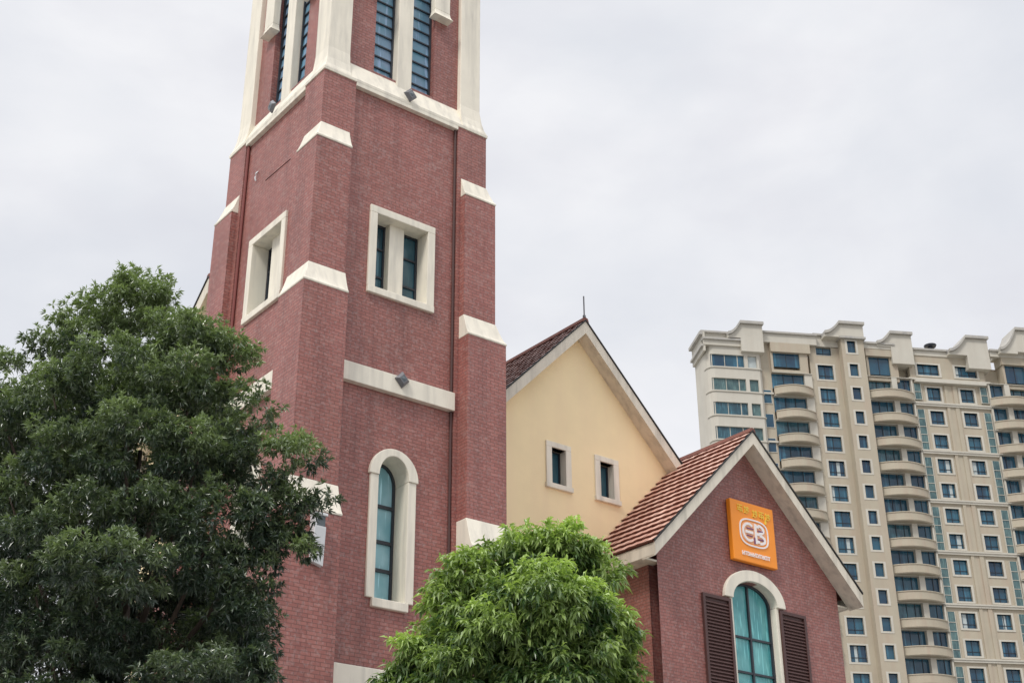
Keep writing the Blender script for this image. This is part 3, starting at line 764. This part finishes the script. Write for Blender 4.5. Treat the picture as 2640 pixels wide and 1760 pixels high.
# parapets and the raised, swept roof blocks
pr=MB()
def parap(a,b,z0,z1,y=-.2,d=.5): 
    pr.box(a,b,y,y+d,z0,z1); pr.box(a-.05,b+.05,y-.22,y+d+.1,z1,z1+.22,1)
parap(20.5,27.0,66.9,67.5,-.95,.6); parap(20.4,27.0,68.3,68.45,-.6,1.0); pr.box(20.7,27.0,-.55,.4,67.5,68.3)
parap(26.7,33.4,67.9,68.95,-.5); parap(33.2,36.2,68.0,69.25,-.1,.6)
parap(38.6,42.2,67.9,68.4,-.6); parap(44.4,50.7,67.7,68.3,-.1)
parap(53.4,57.7,67.9,68.5,-.6)
pr.box(20.5,20.74,-.9,3.4,66.2,68.4); pr.box(20.15,20.5,-.95,3.4,68.1,68.45,1); pr.box(20.25,20.5,-.95,3.4,66.7,66.95,1)
def block(a,b,zt,zlow,sweep_from,y=-.75,dep=2.6,base=66.9):
    a,b,sweep_from=a+.4*y,b+.4*y,sweep_from+.4*y; zt,zlow,base=zt+.52*y,zlow+.52*y,base+.52*y
    n=8; pts=[]
    curve=[(sweep_from+(a-sweep_from)*i/n, zlow+(zt-zlow)*(i/n)**1.8) for i in range(n+1)]
    poly=[(sweep_from,zlow-.25)]+curve+[(b,zt),(b,base),(a,base),(a,zlow-.25)]
    pr.prism(poly,y,y+dep)
    top=[(x,z+.02) for x,z in curve]+[(b+.12,zt+.02)]; top2=[(x,z+.34) for x,z in curve]+[(b+.12,zt+.34)]
    pts=top+top2[::-1]
    pr.prism(pts,y-.3,y+dep+.1,mi=1)
block(25.1,27.6,70.1,68.7,23.7,base=66.9,y=-1.2)
block(36.3,39.1,70.9,69.6,34.6,y=-SH-.15,dep=2.2,base=69.46)
block(42.1,44.6,70.1,68.8,40.5,base=66.6,y=-.7)
block(50.9,53.5,70.2,68.4,48.8,base=66.6,y=-.7)
block(56.9,60.6,71.6,69.0,54.8,y=-1.2,base=69.0)
pr.box(35.8,38.75,-SH-.35,-.2,68.62,68.86,1)
pr.build('parapet',[TAN2,GREYTRIM],apt)
mb=MB(); mb.tube([(46.95,.3,68.4),(46.95,.3,69.0)],.25,10); mb.tube([(46.95,.3,69.0),(46.95,.3,69.2),(46.95,.3,69.35)],[.62,.7,.2],12)
mb.build('roof_vent',DARK,apt)

# ================================================================== TREES
def make_tree(name,label,cat,base,lobes,leafm,n_clump,per,leaf_len,leaf_w,tone_rng,droop,limbs,trunk_r,style,seed):
    rng=np.random.default_rng(seed)
    root=tag(empty(name,(base[0],base[1],0)),label,cat)
    bx,by=base
    C=[];D=[];T=[];
    L=np.array([[l[0],l[1],l[2],l[3],l[4],(l[5] if len(l)>5 else 0)] for l in lobes]); vol=(L[:,3]*L[:,4])*(1+.5*(L[:,1]>by+.7)); prob=vol/vol.sum()
    idx=rng.choice(len(L),size=n_clump,p=prob)
    d=rng.normal(size=(n_clump,3)); d/=np.linalg.norm(d,axis=1)[:,None]
    rad=1.0-.55*rng.random(n_clump)**2.2
    cen=L[idx,:3]+d*np.stack([L[idx,3],L[idx,3]*.95,L[idx,4]],1)*rad[:,None]
    out=d.copy()
    tone0=np.clip(style['t0']+.30*d[:,2]+style['hz']*(cen[:,2]-style['zm'])+rng.normal(size=n_clump)*.17+L[idx,5],0,1)  # clumps lighter on top and higher up: light from above put into leaf tone
    # several whorls in every clump
    allv=[];alltone=[]
    M=per
    dd=rng.normal(size=(n_clump*M,3)); dd/=np.linalg.norm(dd,axis=1)[:,None]; dd*=(rng.random(n_clump*M)**.45)[:,None]
    sz=np.repeat(.7+.6*rng.random(n_clump),M)[:,None]
    cc=np.repeat(cen,M,0)+dd*np.array([1,1,style['flat']])*style['spread']*sz
    oo=np.repeat(out,M,0)*.7+dd*1.1+rng.normal(size=(n_clump*M,3))*.35; oo[:,2]+=style['up']
    oo/=np.linalg.norm(oo,axis=1)[:,None]
    tt=np.repeat(tone0,M)+dd[:,2]*.22+rng.normal(size=n_clump*M)*.08  # upper whorls lighter too, top light put into the tone
    K=style['leaves']
    nl=len(cc)*K
    p0=np.repeat(cc,K,0)
    ax=np.repeat(oo,K,0)
    dirs=ax*style['axial']+rng.normal(size=(nl,3)); dirs[:,2]-=droop
    dirs/=np.linalg.norm(dirs,axis=1)[:,None]
    ln=leaf_len*(.65+.6*rng.random(nl)); wd=leaf_w*(.7+.5*rng.random(nl))
    if style.get('along'):
        s=rng.random(nl)*style['along']; p0=p0+ax*s[:,None]-np.array([0,0,1])*(s**2)[:,None]*1.3
    side=np.cross(dirs,rng.normal(size=(nl,3))*.45+np.array([0,0,1])); side/=np.linalg.norm(side,axis=1)[:,None]+1e-9
    up=np.cross(side,dirs)
    a=p0; tip=p0+dirs*ln[:,None]-np.array([0,0,1])*(ln*style['bend'])[:,None]
    mid=p0+dirs*(ln*.45)[:,None]
    l_=mid+side*(wd*.5)[:,None]+up*(wd*.18)[:,None]; r_=mid-side*(wd*.5)[:,None]+up*(wd*.18)[:,None]
    verts=np.stack([a,l_,tip,r_,mid-up*(wd*.05)[:,None]],1).reshape(-1,3)-np.array([bx,by,0])
    base_i=np.arange(nl)*5
    tri=np.stack([base_i,base_i+4,base_i+1, base_i+4,base_i+2,base_i+1, base_i,base_i+3,base_i+4, base_i+4,base_i+3,base_i+2],1).reshape(-1,3)
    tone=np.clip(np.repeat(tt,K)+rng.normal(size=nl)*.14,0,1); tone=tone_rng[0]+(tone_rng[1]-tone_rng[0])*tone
    me=bpy.data.meshes.new('crown'); me.vertices.add(len(verts)); me.vertices.foreach_set('co',verts.ravel())
    nf=len(tri); me.loops.add(nf*3); me.loops.foreach_set('vertex_index',tri.ravel().astype(np.int32))
    me.polygons.add(nf); me.polygons.foreach_set('loop_start',np.arange(0,nf*3,3,dtype=np.int32)); me.polygons.foreach_set('loop_total',np.full(nf,3,dtype=np.int32))
    me.update(calc_edges=True)
    at=me.attributes.new('tone','FLOAT','FACE'); at.data.foreach_set('value',np.repeat(tone,4).astype(np.float32))
    me.materials.append(leafm); me.polygons.foreach_set('use_smooth',np.zeros(nf,dtype=bool))
    o=bpy.data.objects.new('crown',me); col.objects.link(o); o.parent=root
    # trunk and limbs
    tk=MB(); top=max(l[2] for l in lobes)
    path=[(0,0,0),(.05,.02,1.2),(-.05,.05,top*.33),(.08,0,top*.55),(0,.05,top*.78)]
    tk.tube(path,[trunk_r*1.25,trunk_r,trunk_r*.8,trunk_r*.5,trunk_r*.2],10); tk.build('trunk',BARK,root,smooth=True)
    br_=MB()
    for l in lobes[::limbs]:
        ex,ey,ez=l[0]-bx,l[1]-by,l[2]; z0=max(1.6,ez*.62); f=z0/top
        mx,my=ex*.5,ey*.5
        br_.tube([(0,0,z0),(mx*.7,my*.7,z0+(ez-z0)*.35),(ex*.8,ey*.8,z0+(ez-z0)*.8),(ex,ey,ez+.1)],[trunk_r*.38,trunk_r*.27,trunk_r*.14,.012],7)
    br_.build('limbs',BARK,root,smooth=True)
    return root
LEFT=[[-6.24,20.0,12.25,.68,.53],[-6.03,19.9,12.48,.43,.32],[-6.97,20.2,11.96,.61,.54],[-7.65,20.5,11.83,.43,.43],[-8.1,20.3,11.22,.46,.46],[-5.42,19.7,11.53,.59,.52],[-4.7,19.2,11.17,.61,.47],[-4.33,19.1,11.04,.35,.39],[-5.99,19.0,10.52,.86,.69],[-7.0,19.2,10.26,.73,.66],[-4.92,18.8,10.21,.72,.59],[-4.12,19.0,9.9,.51,.49],[-7.86,19.5,10.03,.6,.67],[-5.48,18.4,9.2,.81,.69],[-6.44,18.6,8.95,.75,.63],[-4.48,18.5,8.97,.75,.62],[-3.69,18.8,9.01,.41,.48],[-3.16,18.6,9.07,.35,.43],[-3.06,18.7,8.44,.34,.3],[-3.46,18.7,8.18,.53,.5],[-3.22,18.8,7.69,.36,.43],[-4.12,18.4,7.95,.73,.61],[-5.08,18.1,7.98,.72,.6],[-6.17,18.2,7.83,.78,.66],[-7.24,18.8,8.43,.56,.69],[-5.32,17.6,7.08,.86,.43],[-3.59,18.8,7.32,.4,.3],[-6.54,18.5,6.88,.77,.65],[-4.48,18.4,7.26,.66,.45],[-5.46,18.6,6.59,.71,.48],[-6.14,18.4,5.96,.87,.58],[-4.23,17.7,5.7,.83,.36],[-3.54,18.2,5.72,.4,.31],[-4.88,18.5,5.34,1.43,.46],[-6.56,18.6,5.26,.86,.58],[-4.42,21.0,7.16,.74,.87],[-5.75,21.3,8.23,1.39,1.39],[-5.91,21.0,10.35,1.43,1.43],[-7.52,21.2,9.68,1.42,2.13],[-7.16,21.2,7.16,1.35,1.35],[-8.77,19.7,9.47,.8,1.2],[-8.27,19.4,7.33,.88,1.13],[-7.87,19.4,5.78,.97,.97],[-4.79,20.8,10.26,.64,.78]]
LEFT+=[[-3.78,18.6,6.75,.42,.55],[-3.70,18.5,6.05,.42,.5],[-3.95,19.6,6.6,.5,.9],[-4.6,19.8,6.2,.8,.9],[-5.6,19.8,6.0,.9,.8]]
RIGHT=[[.18,15.3,6.52,.47,.34],[-.24,15.1,6.18,.51,.37],[.66,15.3,6.53,.48,.33],[.97,15.3,6.25,.37,.37],[.33,14.6,5.78,.7,.4],[-.43,15.0,5.75,.43,.34],[1.06,15.1,5.67,.36,.41],[.65,14.5,5.46,.56,.42],[0,14.6,5.4,.6,.37],[-.72,15.1,5.44,.34,.29],[-1.07,15.0,5.27,.31,.2],[1.12,15.2,5.16,.3,.43],[.55,14.7,5.0,.6,.37],[-.37,14.7,4.99,.65,.3],[-1.21,15.1,5.01,.2,.17],[-.84,15.0,4.78,.51,.28],[.32,15.1,4.58,.98,.42],[.35,15.9,5.74,.86,.76]]
make_tree('evergreen_tree','large dark evergreen tree with dense glossy leaves at the left edge','tree',(-5.8,20.0),[[l[0],l[1],l[2]-.04,l[3]*.9,l[4]*.9,(.28 if i in (0,1,7,17,25,31) else 0)] for i,l in enumerate(LEFT)],LEAF_A,1750,24,.105,.029,(0,1),.12,3,.17,  # listed lobes paler: lit clumps put into the leaf tone
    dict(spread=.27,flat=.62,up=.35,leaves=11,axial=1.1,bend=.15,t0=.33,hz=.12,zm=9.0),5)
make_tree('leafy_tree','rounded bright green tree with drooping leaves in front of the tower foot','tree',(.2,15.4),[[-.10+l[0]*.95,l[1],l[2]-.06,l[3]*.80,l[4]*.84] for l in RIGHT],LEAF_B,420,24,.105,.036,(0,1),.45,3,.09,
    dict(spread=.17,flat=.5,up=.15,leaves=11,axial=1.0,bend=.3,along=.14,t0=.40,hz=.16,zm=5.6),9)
